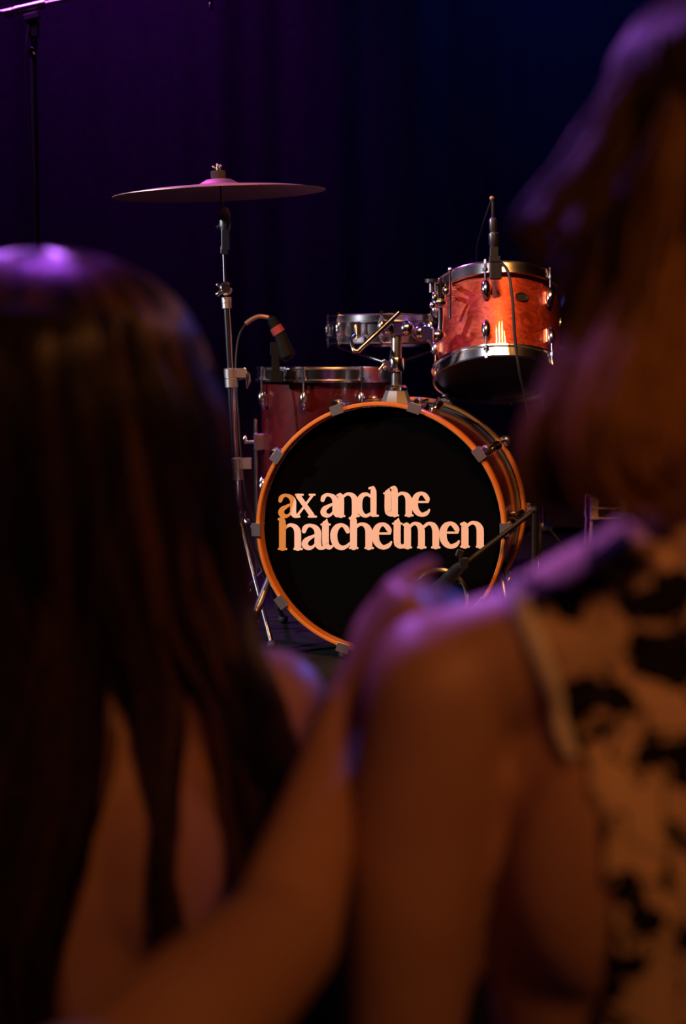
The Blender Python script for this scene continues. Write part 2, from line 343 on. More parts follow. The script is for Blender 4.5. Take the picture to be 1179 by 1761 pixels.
# claws, rods, lugs
CLAW0 = R(1.5)
def claw():
    b = MB()     # at +x side of the ring, y = along the drum
    b.box((-0.002, -0.002, 0), (0.022, 0.006, 0.030)); b.box((0.0055, 0.018, 0), (0.006, 0.044, 0.026))
    b.ball((0.013, 0.030, 0), (0.009, 0.012, 0.011), 12)
    return b
for i in range(10):
    a = CLAW0 + 2 * math.pi * i / 10
    for y0, sg in ((0, 1), (BD, -1)):
        o = claw().build('claw', 'brushed', bd)
        o.matrix_local = Matrix.Translation((0, y0, cz)) @ Matrix.Rotation(-a, 4, 'Y') @ Matrix.Translation((BR, 0, 0)) @ (Matrix.Identity(4) if sg > 0 else Matrix.Rotation(math.pi, 4, 'X'))
        q = lambda r, y: (r * math.cos(a), y, cz + r * math.sin(a))
        b = MB().tube(q(BR + 0.013, y0 + sg * 0.005), q(BR + 0.013, y0 + sg * 0.15), 0.0032, n=8)
        b.tube(q(BR + 0.013, y0 - sg * 0.002), q(BR + 0.013, y0 + sg * 0.012), 0.006, n=8)
        b.build('tension_rod', 'chrome', bd)
        o = lug_piece(0.055, 0.013).build('lug', 'chrome', bd)
        o.matrix_local = Matrix.Translation((0, y0 + sg * 0.135, cz)) @ Matrix.Rotation(-a, 4, 'Y') @ Matrix.Translation((BR - 0.018, 0, 0)) @ Matrix.Rotation(R(90) * sg, 4, 'X')
# spurs
for sg in (-1, 1):
    p0 = Vector((sg * 0.262, 0.10, cz - 0.09)); p1 = Vector((sg * 0.30, 0.02, 0.085)); p2 = Vector((sg * 0.318, -0.02, 0.002))
    s_ = MB().tube(p0, p1, 0.0105).build('spur', 'satin_metal', bd)
    MB().tube(p1 + (p1 - p2) * 0.15, p1 + (p2 - p1) * 0.25, 0.0125).build('spur_sleeve', 'rubber', s_)
    MB().poly([p1, p1.lerp(p2, 0.85), p2], [0.006, 0.006, 0.002]).build('spike', 'satin_metal', s_)
    b = MB().box(p0 + Vector((sg * -0.004, 0, 0.0)), (0.03, 0.05, 0.06), rotY(sg * R(-20))); b.ball(p0, 0.018)
    b.build('spur_bracket', 'chrome', bd)

# ------------------------------------------------------------------ tom holder on the bass drum
Rb = Matrix.Rotation(BYAW, 3, 'Z')
hp = Vector((BC.x, BC.y, 0)) + Rb @ Vector((0, 0.21, 0)); zt = cz + BR - 0.016
th = empty('tom_holder', (hp.x, hp.y, zt))
tag(th, 'chrome tom holder post with bent rod rising from the bass drum', 'tom holder')
def L_(p): return Vector(p) - Vector(th.location)
b = MB().lathe([(0.040, -0.004), (0.041, 0.004), (0.036, 0.010), (0.029, 0.028), (0.026, 0.036)], 8); b.build('base', 'brushed', th, angle=20)
MB().lathe([(0.022, 0.034), (0.026, 0.037), (0.027, 0.044), (0.022, 0.050), (0.018, 0.050)], 32).build('collar', 'chrome', th)
MB().lathe([(0.0125, 0.03), (0.0125, 0.19), (0.0115, 0.194)], 24).build('post', 'satin_metal', th)
b = MB().lathe([(0.017, 0.082), (0.019, 0.086), (0.019, 0.110), (0.017, 0.114)], 24)
b.box((-0.022, -0.004, 0.098), (0.014, 0.016, 0.02)); b.ball((-0.030, -0.012, 0.106), 0.006); b.ball((-0.027, -0.014, 0.090), 0.006); b.tube((-0.03, -0.01, 0.10), (-0.042, -0.016, 0.086), 0.003)
b.build('memory_lock', 'chrome', th)
b = MB().box((0, 0, 0.182), (0.045, 0.034, 0.032)); b.ball((-0.02, -0.008, 0.182), 0.019); b.ball((0.024, -0.004, 0.182), 0.019); b.build('clamp', 'chrome', th)
rod = [L_(at(*p)) for p in ((686, 537, 3.37), (650, 571, 3.36), (615, 604, 3.35), (609, 604, 3.35), (606, 598, 3.355), (602, 583, 3.37), (609, 576, 3.40))]
MB().poly(rod, [0.0062] * 4 + [0.0055] * 3, 12).build('spare_rod', 'chrome', th)
armp = [L_(p) for p in (at(690, 566, 3.41), at(725, 572, 3.42), at(752, 572, 3.42), at(757, 560, 3.42), at(757, 520, 3.42), at(757, 478, 3.42))]
MB().poly(bez(armp, 22), 0.0068, 12).build('tom_rod', 'chrome', th)
b = MB().ball(armp[1], (0.024, 0.02, 0.02)); b.box(armp[1] + Vector((0.012, -0.006, -0.004)), (0.03, 0.03, 0.034)); b.ball(armp[2] + Vector((0, 0, -0.008)), (0.02, 0.018, 0.017)); b.build('ball_clamp', 'chrome', th)

# ------------------------------------------------------------------ rack tom
TY = 3.52; TB = at(858, 648, TY); TT = at(856, 499, TY)
tilt = R(22); rt = empty('rack_tom', TB, rot=(-tilt, R(1.0), 0))
tag(rt, 'small red burl tom mounted above the bass drum, tilted to the drummer', 'tom drum')
TRAD = 0.150; TDEP = 0.222
tom_drum(rt, TRAD, TDEP, 6, R(-90 - 17), 'burl', 'dark_head')
# oval badge
ba = R(-90 + 15); bp = Vector((math.cos(ba) * (TRAD + 0.001), math.sin(ba) * (TRAD + 0.001), TDEP * 0.66))
Mb = Matrix.Translation(bp) @ Matrix.Rotation(ba, 4, 'Z') @ Matrix.Rotation(R(90), 4, 'Y') @ Matrix.Diagonal((0.62, 1, 1, 1))
bg = MB().lathe([(0.0175, 0), (0.0175, 0.003), (0.0145, 0.003), (0.0145, 0)], 40, Mb, True).build('badge', 'chrome', rt)
MB().lathe([(0.001, 0.0), (0.0146, 0.0), (0.0146, 0.0015), (0.001, 0.0015)], 40, Mb).build('badge_field', 'black_plastic', bg)
# bracket on its left side
ML = rt.matrix_basis.inverted() if False else (Matrix.Translation(TB) @ Matrix.Rotation(R(1.0), 4, 'Y') @ Matrix.Rotation(-tilt, 4, 'X')).inverted()
def tl(px, py, Y): return ML @ at(px, py, Y)
b = MB(); c0 = tl(757, 505, 3.42); b.tube(tl(757, 488, 3.42), tl(757, 524, 3.42), 0.0125, 0.0115, 20); b.tube(tl(757, 508, 3.42), tl(786, 512, 3.50), 0.006); b.tube(tl(757, 496, 3.42), tl(786, 494, 3.50), 0.006); b.tube(tl(774, 466, 3.44), tl(774, 548, 3.45), 0.004); b.ball(tl(774, 464, 3.44), 0.007); b.ball(tl(766, 500, 3.41), (0.009, 0.008, 0.012)); b.ball(tl(747, 510, 3.41), (0.008, 0.008, 0.014)); b.tube(tl(768, 484, 3.43), tl(768, 500, 3.43), 0.007)
b.build('mount_bracket', 'chrome', rt)
b = MB().tube(tl(742, 503, 3.40), tl(742, 486, 3.40), 0.007); b.tube(tl(742, 486, 3.40), tl(742, 480, 3.40), 0.0165, 0.0175, 20); b.build('wing_screw', 'satin_metal', rt)
b = MB().ball(tl(755, 522, 3.415), (0.019, 0.015, 0.011)); b.ball(tl(743, 525, 3.40), 0.008); b.build('bracket_foot', 'chrome', rt)

# ------------------------------------------------------------------ floor tom
FX, FYY = -0.037, 3.78; ftop = at(565, 633, FYY).z; FDEP = 0.365
ft = empty('floor_tom', (FX, FYY, 0)); tag(ft, 'large dark red floor tom on three legs behind the bass drum', 'floor tom')
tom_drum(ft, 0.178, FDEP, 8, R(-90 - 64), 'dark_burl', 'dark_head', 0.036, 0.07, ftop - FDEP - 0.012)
for a in (R(-90 - 75), R(-90 + 45), R(90)):
    c, s_ = math.cos(a), math.sin(a); rr_ = 0.198; zb = 0.47
    b = MB().box((c * 0.19, s_ * 0.19, zb), (0.03, 0.03, 0.045), Matrix.Rotation(a, 3, 'Z')); b.tube((c * 0.2, s_ * 0.2, zb), (c * 0.225, s_ * 0.225, zb), 0.005); b.ball((c * 0.226, s_ * 0.226, zb + 0.006), (0.006, 0.006, 0.012))
    b.build('leg_bracket', 'chrome', ft)
    lg = MB().poly(bez([(c * rr_, s_ * rr_, zb + 0.06), (c * rr_, s_ * rr_, 0.14), (c * (rr_ + 0.01), s_ * (rr_ + 0.01), 0.09), (c * (rr_ + 0.04), s_ * (rr_ + 0.04), 0.03)], 16), 0.0055, 10).build('leg', 'chrome', ft)
    MB().poly([(c * (rr_ + 0.036), s_ * (rr_ + 0.036), 0.034), (c * (rr_ + 0.05), s_ * (rr_ + 0.05), 0.004)], [0.010, 0.013], 12).build('rubber_foot', 'rubber', lg)

# ------------------------------------------------------------------ snare drum and stand
SN = at(672, 588, 4.05)
st_ = empty('snare_stand', (SN.x, SN.y, 0)); tag(st_, 'chrome three legged snare stand under the shallow snare drum', 'drum stand')
MB().tube((0, 0, 0.12), (0, 0, SN.z - 0.05), 0.011).build('tube', 'chrome', st_)
MB().lathe([(0.012, 0.25), (0.018, 0.255), (0.018, 0.30), (0.012, 0.305)], 20).build('collar', 'chrome', st_)
for i in range(3):
    a = R(30 + 120 * i); c, s_ = math.cos(a), math.sin(a)
    MB().poly([(0.01 * c, 0.01 * s_, 0.27), (0.24 * c, 0.24 * s_, 0.02)], 0.007).build('leg', 'chrome', st_)
    MB().tube((0.01 * c, 0.01 * s_, SN.z - 0.06), (0.17 * c, 0.17 * s_, SN.z - 0.012), 0.006).build('basket_arm', 'chrome', st_)
    MB().ball((0.245 * c, 0.245 * s_, 0.014), 0.013).build('rubber_foot', 'rubber', st_)
sd = empty('snare_drum', (SN.x, SN.y, SN.z), rot=(R(-1.0), 0, 0)); tag(sd, 'shallow chrome snare drum behind the bent rod of the tom holder', 'snare drum')
tom_drum(sd, 0.166, 0.062, 8, R(-90 - 10), 'chrome', 'white_head', 0.022, 0.031)
b = MB().box((-0.10, -0.15, 0.03), (0.03, 0.02, 0.04)); b.tube((-0.10, -0.16, 0.04), (-0.10, -0.175, 0.0), 0.004); b.build('throw_off', 'chrome', sd)

# ------------------------------------------------------------------ cymbal and its stand
CY = 3.5
base = at(407, 900, CY); top = at(379, 325, CY)
cs = empty('cymbal_stand', (base.x, base.y, 0)); tag(cs, 'tall chrome cymbal stand with wing clamps and tripod base beside the floor tom', 'cymbal stand')
def C_(px, py, dy=0): return at(px, py, CY + dy) - Vector((base.x, base.y, 0))
MB().tube(C_(408, 905), C_(404, 800), 0.0125).build('lower_tube', 'chrome', cs)
MB().tube(C_(404, 800), C_(397, 660), 0.0105).build('middle_tube', 'chrome', cs)
MB().tube(C_(397, 660), C_(389, 515), 0.0085).build('upper_tube', 'chrome', cs)
MB().tube(C_(387, 497), C_(384, 400), 0.0045).build('top_rod', 'satin_metal', cs)
def collar(p, q, r, lever=True, nm='collar'):
    p, q = Vector(p), Vector(q); d = (q - p)
    b = MB().poly([p, p + d * 0.04, p + d * 0.48, p + d * 0.5, p + d * 0.54, p + d * 0.96, q], [r * 0.8, r, r, r * 0.86, r * 0.97, r * 0.97, r * 0.8], 20)
    if lever: b.box(p + d * 0.25 + Vector((r * 1.5, -0.004, 0)), (r * 1.5, r * 0.9, abs(d.z) * 0.5))
    return b.build(nm, 'brushed', cs)
collar(C_(396, 633), C_(398, 667), 0.0165); collar(C_(403, 787), C_(405, 826), 0.0185); collar(C_(389, 511), C_(390, 531), 0.0125, False)
b = MB().ball(C_(388, 496), (0.018, 0.016, 0.018)); b.tube(C_(388, 496, -0.02), C_(389, 498, 0.03), 0.011); b.tube(C_(388, 498, -0.01), C_(374, 505, -0.02), 0.004, 0.006); b.ball(C_(374, 490, -0.02), 0.005); b.ball(C_(374, 506, -0.02), 0.006)
b.build('wing_clamp', 'chrome', cs)
b = MB().box(C_(388, 412), (0.020, 0.02, 0.05)); b.ball(C_(387, 380), (0.016, 0.012, 0.034)); b.box(C_(386, 430), (0.018, 0.018, 0.02)); b.tube(C_(386, 382), C_(372, 392), 0.004)
b.build('tilter', 'satin_metal', cs)
MB().tube(C_(384, 395), C_(378, 283), 0.0038).build('cymbal_rod', 'satin_metal', cs)
b = MB().poly([C_(424, 668), C_(427, 655), C_(424, 643), C_(421, 632)], [0.002, 0.007, 0.008, 0.003], 10); b.tube(C_(424, 650), C_(402, 652), 0.003)
b.build('wing_bolt', 'chrome', cs)
hub = C_(407, 886)
b = MB().poly([hub + Vector((0, 0, 0.012)), hub + Vector((0, 0, 0.01)), hub - Vector((0, 0, 0.012)), hub - Vector((0, 0, 0.016))], [0.012, 0.022, 0.022, 0.012], 20); b.poly([C_(420, 893, -0.02), C_(424, 897, -0.02), C_(428, 901, -0.02)], [0.004, 0.009, 0.004], 12)
b.build('tripod_hub', 'chrome', cs)
for i, a in enumerate((R(-62), R(58), R(178))):
    c, s_ = math.cos(a), math.sin(a); f = Vector((hub.x + 0.20 * c, hub.y + 0.20 * s_, 0.012)); k = hub + Vector((0.02 * c, 0.02 * s_, -0.015))
    lo = Vector((hub.x + 0.004, hub.y, 0.10))
    lg = MB().poly([k, k.lerp(f, 0.97)], 0.0062).build('leg', 'satin_metal', cs)
    MB().tube(lo, k.lerp(f, 0.5), 0.004).build('brace', 'satin_metal', lg)
    MB().ball(f, (0.013, 0.013, 0.012)).build('rubber_foot', 'rubber', lg)
MB().tube(hub, (hub.x + 0.004, hub.y, 0.09), 0.009).build('lower_rod', 'chrome', cs)
MB().tube(C_(379, 300), C_(378, 287), 0.0).build('pin', 'satin_metal', cs) if False else None
cy = empty('crash_cymbal', at(376, 318, CY), rot=(R(2.6), R(-2.6), 0)); tag(cy, 'large thin bronze cymbal glinting violet on the tall stand', 'cymbal')
prof = [(0.006, 0.0155), (0.030, 0.0125), (0.045, 0.004), (0.055, -0.001), (0.12, -0.0055), (0.20, -0.0125), (0.256, -0.0205)]
MB().lathe(prof + [(r, z - 0.0016) for r, z in prof[::-1]], 128, closed=True).build('plate', 'bronze', cy, angle=25)
MB().lathe([(0.006, 0.014), (0.018, 0.0145), (0.0185, 0.031), (0.017, 0.033), (0.006, 0.033)], 32).build('felt_washer', 'felt', cy)
b = MB().tube((0, 0, 0.033), (0, 0, 0.045), 0.004); b.tube((-0.003, 0, 0.037), (-0.012, -0.002, 0.046), 0.0025, 0.0035); b.tube((0.003, 0, 0.037), (0.009, -0.004, 0.047), 0.0025, 0.0035); b.ball((0, 0, 0.047), 0.0045)
b.build('wing_nut', 'chrome', cy)

# ------------------------------------------------------------------ microphones
def cable(pts, name, label, r=0.003, m='cable'):
    o = MB().poly(bez(pts, 40), r, 8).build(name, m); return tag(o, label, 'cable')
# clip microphone on the rack tom
mp = at(851, 470, 3.40)
mc = empty('clip_microphone', mp); tag(mc, 'black clip-on microphone standing on the rim of the small tom', 'microphone')
def Mq(px, py, dy=0): return at(px, py, 3.40 + dy) - mp
MB().poly([Mq(847, 345), Mq(847, 375), Mq(848, 378)], [0.0035, 0.0045, 0.003]).build('gooseneck', 'black_plastic', mc)
MB().poly([Mq(847, 374), Mq(847, 378), Mq(848, 396), Mq(848, 400)], [0.005, 0.010, 0.010, 0.007], 18).build('capsule', 'satin_metal', mc)
b = MB().poly([Mq(848, 399), Mq(848, 402), Mq(849, 420), Mq(849, 424)], [0.007, 0.0125, 0.0125, 0.009], 18); b.build('microphone_body', 'satin_metal', mc)
b = MB().box(Mq(849, 433), (0.020, 0.02, 0.024)); b.box(Mq(850, 446), (0.026, 0.024, 0.014)); b.box(Mq(852, 464), (0.028, 0.02, 0.045)); b.build('clip', 'black_plastic', mc)
MB().ball(Mq(845, 341), 0.0058).build('tip', 'copper', mc)
cable([at(845, 342, 3.40), at(838, 362, 3.42), at(828, 392, 3.48), at(819, 430, 3.56), at(821, 475, 3.66)], 'microphone_cable', 'thin cable curving from the clip-on microphone tip behind the small tom', 0.0022)
cable([at(862, 452, 3.39), at(874, 470, 3.36), at(881, 520, 3.34), at(885, 580, 3.33), at(893, 640, 3.33), at(904, 690, 3.36), at(915, 760, 3.40), at(920, 850, 3.42), (0.49, 3.45, 0.1), (0.52, 3.4, 0.006)], 'microphone_cable', 'black cable hanging in front of the small red tom shell', 0.0036)
# floor tom microphone
fp = at(478, 636, 3.60); fm = empty('dynamic_microphone', fp); tag(fm, 'dark dynamic microphone with red band clipped over the floor tom', 'microphone')
def Fq(px, py, dy=0): return at(px, py, 3.60 + dy) - fp
MB().poly([Fq(462, 548), Fq(466, 549), Fq(480, 572), Fq(488, 596), Fq(489, 598)], [0.008, 0.013, 0.015, 0.019, 0.014], 18).build('microphone_body', 'microphone_black', fm)
MB().poly([Fq(473, 562), Fq(480, 573)], [0.0158, 0.0168], 18).build('band', 'red_band', fm)
MB().poly([Fq(488, 596), Fq(494, 612), Fq(498, 618)], [0.019, 0.021, 0.012], 18).build('grille', 'microphone_black', fm)
b = MB().box(Fq(474, 600), (0.028, 0.02, 0.035)); b.box(Fq(474, 630), (0.02, 0.02, 0.06)); b.box(Fq(476, 648), (0.034, 0.03, 0.03)); b.build('rim_clamp', 'microphone_black', fm)
MB().poly(bez([Fq(462, 546), Fq(447, 544), Fq(435, 548), Fq(422, 557)], 12), [0.0060] * 13, 12).build('connector', 'copper', fm)
cable([at(422, 557, 3.60), at(410, 580, 3.59), at(405, 630, 3.57), at(409, 700, 3.56), at(415, 790, 3.56), at(424, 860, 3.57), at(437, 900, 3.60), (-0.2, 3.62, 0.1), (-0.26, 3.58, 0.006)], 'microphone_cable', 'thin cable looping down from the floor tom microphone along the cymbal stand', 0.0026)
# kick microphone on a small boom
ks = at(921, 1000, 3.12); km = empty('kick_microphone_stand', (ks.x, ks.y, 0)); tag(km, 'short black boom stand reaching into the port of the bass drum', 'microphone stand')
def Kq(px, py, Y): return at(px, py, Y) - Vector((ks.x, ks.y, 0))
jt = Kq(918, 878, 3.12)
MB().tube((0, 0, 0.02), jt, 0.008).build('pole', 'black_plastic', km)
MB().lathe([(0.001, 0), (0.11, 0.002), (0.11, 0.014), (0.03, 0.024), (0.001, 0.026)], 40).build('base', 'black_plastic', km)
MB().ball(jt, 0.010).build('joint', 'black_plastic', km)
MB().tube(jt, Kq(802, 968, 3.10), 0.0058).build('boom', 'satin_metal', km).data.materials[0] = MATS['black_plastic']
b = MB().box(Kq(797, 968, 3.10), (0.02, 0.02, 0.022)); b.box(Kq(790, 952, 3.10), (0.016, 0.014, 0.016), rotY(R(20))); b.build('clip', 'black_plastic', km)
kp = at(768, 995, 3.14); kk = empty('kick_microphone', kp); tag(kk, 'dark kick drum microphone pointing into the chrome ringed port', 'microphone')
v = lambda px, py, Y: at(px, py, Y) - kp
MB().poly([v(798, 970, 3.11), v(785, 980, 3.14), v(760, 1008, 3.20), v(748, 1020, 3.24)], [0.010, 0.014, 0.018, 0.024], 20).build('microphone_body', 'black_plastic', kk)
MB().poly([v(748, 1020, 3.24), v(744, 1024, 3.26), v(738, 1030, 3.29), v(735, 1033, 3.30)], [0.025, 0.031, 0.031, 0.018], 24).build('grille', 'satin_metal', kk)
# overhead boom stand at the far left
OY = 4.5; ob = at(62, 430, OY); os_ = empty('boom_microphone_stand', (ob.x, ob.y, 0)); tag(os_, 'tall black boom microphone stand in front of the violet curtain', 'microphone stand')
def Oq(px, py): return at(px, py, OY) - Vector((ob.x, ob.y, 0))
MB().tube((0, 0, 0.02), Oq(57, 92), 0.0095).build('pole', 'black_plastic', os_)
MB().lathe([(0.001, 0), (0.15, 0.002), (0.15, 0.016), (0.03, 0.028), (0.001, 0.03)], 40).build('base', 'black_plastic', os_)
b = MB().poly([Oq(57, 95), Oq(57, 92), Oq(57, 84), Oq(57, 82)], [0.010, 0.0135, 0.0135, 0.010], 16); b.build('ferrule', 'chrome', os_)
b = MB().tube(Oq(58, 84), Oq(58, 66), 0.011); b.tube(Oq(57, 66), Oq(57, 36), 0.008); b.box(Oq(58, 50), (0.03, 0.024, 0.05)); b.build('clutch', 'black_plastic', os_)
b = MB().tube(Oq(50, 64), Oq(68, 62), 0.004); b.box(Oq(55, 29), (0.048, 0.03, 0.018), rotY(R(-14))); b.ball(Oq(58, 43), 0.009); b.build('swivel', 'satin_metal', os_)
MB().tube(Oq(-330, 84), Oq(362, -48), 0.0062).build('boom', 'satin_metal', os_)
MB().tube(Oq(26, 18), Oq(78, 6), 0.0125).build('boom_grip', 'satin_metal', os_)
MB().tube(Oq(8, 23), Oq(22, 20), 0.013).build('boom_collar', 'satin_metal', os_)
MB().tube(Oq(-372, 92), Oq(-330, 84), 0.028).build('counterweight', 'rubber', os_)
cable([at(50, 40, OY - 0.01), at(45, 90, OY - 0.02), at(47, 160, OY - 0.02), at(53, 250, OY - 0.02), at(57, 330, OY - 0.015), at(62, 480, OY - 0.015), at(66, 700, OY - 0.02)], 'microphone_cable', 'thin cable hanging down the tall boom stand pole', 0.0026)
hm = empty('pencil_microphone', at(362, 17, OY)); tag(hm, 'slim metal microphone hanging from the end of the boom', 'microphone')
hv = lambda px, py: at(px, py, OY) - at(362, 17, OY)
MB().poly([hv(362, 17.5), hv(362, 17), hv(362, 7), hv(362, 5)], [0.006, 0.008, 0.008, 0.006], 16).build('grille', 'chrome', hm)
MB().poly([hv(362, 5), hv(361, 2), hv(360, -50)], [0.006, 0.0095, 0.0095], 16).build('microphone_body', 'black_plastic', hm)
MB().box(hv(361, -46), (0.03, 0.02, 0.02)).build('clip', 'black_plastic', hm)

# ------------------------------------------------------------------ hi-hat, case
hx = at(930, 905, 3.85); hh = empty('hi_hat_stand', (hx.x, hx.y, 0)); tag(hh, 'chrome hi-hat stand with tripod behind the right side of the bass drum', 'hi-hat stand')
hz = at(930, 905, 3.85).z
MB().tube((0.004, 0, hz), (0.004, 0, 0.60), 0.010).build('tube', 'chrome', hh)
MB().tube((-0.014, 0.0, hz), (-0.014, 0, hz + 0.12), 0.006).build('spring_tube', 'chrome', hh)
MB().tube((0.004, 0, 0.6), (0.004, 0, 0.83), 0.0035).build('pull_rod', 'satin_metal', hh)
b = MB().lathe([(0.012, hz - 0.012), (0.030, hz - 0.008), (0.032, hz + 0.002), (0.014, hz + 0.010)], 24); b.build('tripod_hub', 'chrome', hh)
for a in (R(-100), R(20), R(140)):
    c, s_ = math.cos(a), math.sin(a); lg = MB().tube((0.02 * c, 0.02 * s_, hz), (0.22 * c, 0.22 * s_, 0.014), 0.0065).build('leg', 'chrome', hh)
    MB().ball((0.225 * c, 0.225 * s_, 0.012), 0.012).build('rubber_foot', 'rubber', lg)
hc = empty('hi_hat', (hx.x + 0.004, hx.y, 0.70)); tag(hc, 'pair of bronze hi-hat cymbals on their stand behind the small tom', 'cymbal')
pr = [(0.006, 0.022), (0.030, 0.018), (0.042, 0.010), (0.10, 0.006), (0.175, 0.0)]
MB().lathe(pr + [(r, z - 0.0015) for r, z in pr[::-1]], 72, Matrix.Translation((0, 0, 0.008)), True).build('top_cymbal', 'bronze', hc, angle=25)
MB().lathe([(r, -z) for r, z in pr] + [(r, -z - 0.0015) for r, z in pr[::-1]], 72, Matrix.Translation((0, 0, 0.003)), True).build('bottom_cymbal', 'bronze', hc, angle=25)
MB().lathe([(0.004, 0.02), (0.011, 0.03), (0.011, 0.055), (0.004, 0.06)], 16).build('clutch', 'chrome', hc)
q0 = at(1016, 894, 4.3); q1 = at(1080, 856, 4.3); kw = q1.x - q0.x; kh = q1.z - q0.z
ec = empty('equipment_case', ((q0.x + q1.x) / 2, 4.36, 0)); tag(ec, 'small metal edged case on thin legs beside the drum kit', 'case')
zc = (q0.z + q1.z) / 2
MB().box((0, 0, zc - kh * 0.22), (kw, 0.1, kh * 0.52)).build('body', 'dark_head', ec)
MB().box((0, 0, zc + kh * 0.26), (kw, 0.1, kh * 0.44)).build('lid', 'dark_head', ec)
for sx in (-1, 1):
    for sy in (-1, 1):
        MB().box((sx * kw * 0.40, sy * 0.046, zc), (kw * 0.22, 0.014, kh * 1.02)).build('corner_plate', 'case_metal', ec)
        MB().tube((sx * kw * 0.46, sy * 0.04, q0.z), (sx * kw * 0.5, sy * 0.05, 0.0), 0.005).build('leg', 'case_metal', ec)
b = MB().box((0, -0.052, zc + kh * 0.02), (kw * 1.0, 0.006, 0.006)); b.box((0, -0.052, q0.z + 0.004), (kw, 0.006, 0.006)); b.build('edge_trim', 'case_metal', ec)

# ------------------------------------------------------------------ people
def hand(b, W, d, n, s, curl=(25, 35, 25), k=1.0, spread=0.0):
    """W wrist, d finger direction, n palm facing, s towards the thumb"""
    W = Vector(W); d = Vector(d).normalized(); n = Vector(n); n = (n - d * n.dot(d)).normalized(); s = Vector(s); s = (s - d * s.dot(d) - n * s.dot(n)).normalized()
    ring = lambda c, a, t: [c + s * a * math.cos(2 * math.pi * j / 14) + n * t * math.sin(2 * math.pi * j / 14) for j in range(14)]
    if d.dot(n.cross(s)) == 0: pass
    b.loft([ring(W - d * 0.02 * k, 0.024 * k, 0.019 * k), ring(W + d * 0.01 * k, 0.028 * k, 0.019 * k), ring(W + d * 0.045 * k, 0.038 * k, 0.017 * k), ring(W + d * 0.085 * k, 0.040 * k, 0.013 * k), ring(W + d * 0.094 * k, 0.034 * k, 0.008 * k)])
    for i, (L1, r) in enumerate(((0.082, 0.0090), (0.090, 0.0092), (0.085, 0.0088), (0.066, 0.0078))):
        off = (0.029 - 0.0195 * i) * k; p = W + d * (0.086 - 0.004 * abs(i - 1)) * k + s * off
        dd = (d + s * spread * (1.5 - i) * 0.12).normalized(); pts = [p - dd * 0.02 * k, p]; rad = [r * k, r * k]
        a = 0
        for q, (fr, c) in enumerate(zip((0.45, 0.30, 0.25), curl)):
            a += R(c); dr = dd * math.cos(a) + n * math.sin(a); p = p + dr * L1 * fr * k; pts.append(p.copy()); rad.append(r * k * (0.95, 0.86, 0.55)[q])
        b.poly(bez(pts, 14), list(np.interp(np.linspace(0, 1, 15), np.linspace(0, 1, len(rad)), rad)), 10); b.ball(pts[-1], rad[-1] * 1.05, 8)
    p = W + d * 0.018 * k + s * 0.024 * k; pts = [p - s * 0.012 * k, p + (s * 0.7 + d * 0.7) * 0.035 * k, p + (s * 0.75 + d * 1.25 + n * 0.25) * 0.05 * k, p + (s * 0.65 + d * 1.7 + n * 0.55) * 0.055 * k]
    b.poly(bez(pts, 10), list(np.interp(np.linspace(0, 1, 11), [0, .4, .75, 1], [0.014 * k, 0.0125 * k, 0.0105 * k, 0.006 * k])), 10)
def limb(b, pts, rad, n=18):
    b.poly(bez(pts, 8 * (len(pts) - 1)), list(np.interp(np.linspace(0, 1, 8 * (len(pts) - 1) + 1), np.linspace(0, 1, len(rad)), rad)), n)
    b.ball(pts[0], rad[0], 16); b.ball(pts[-1], rad[-1], 16)
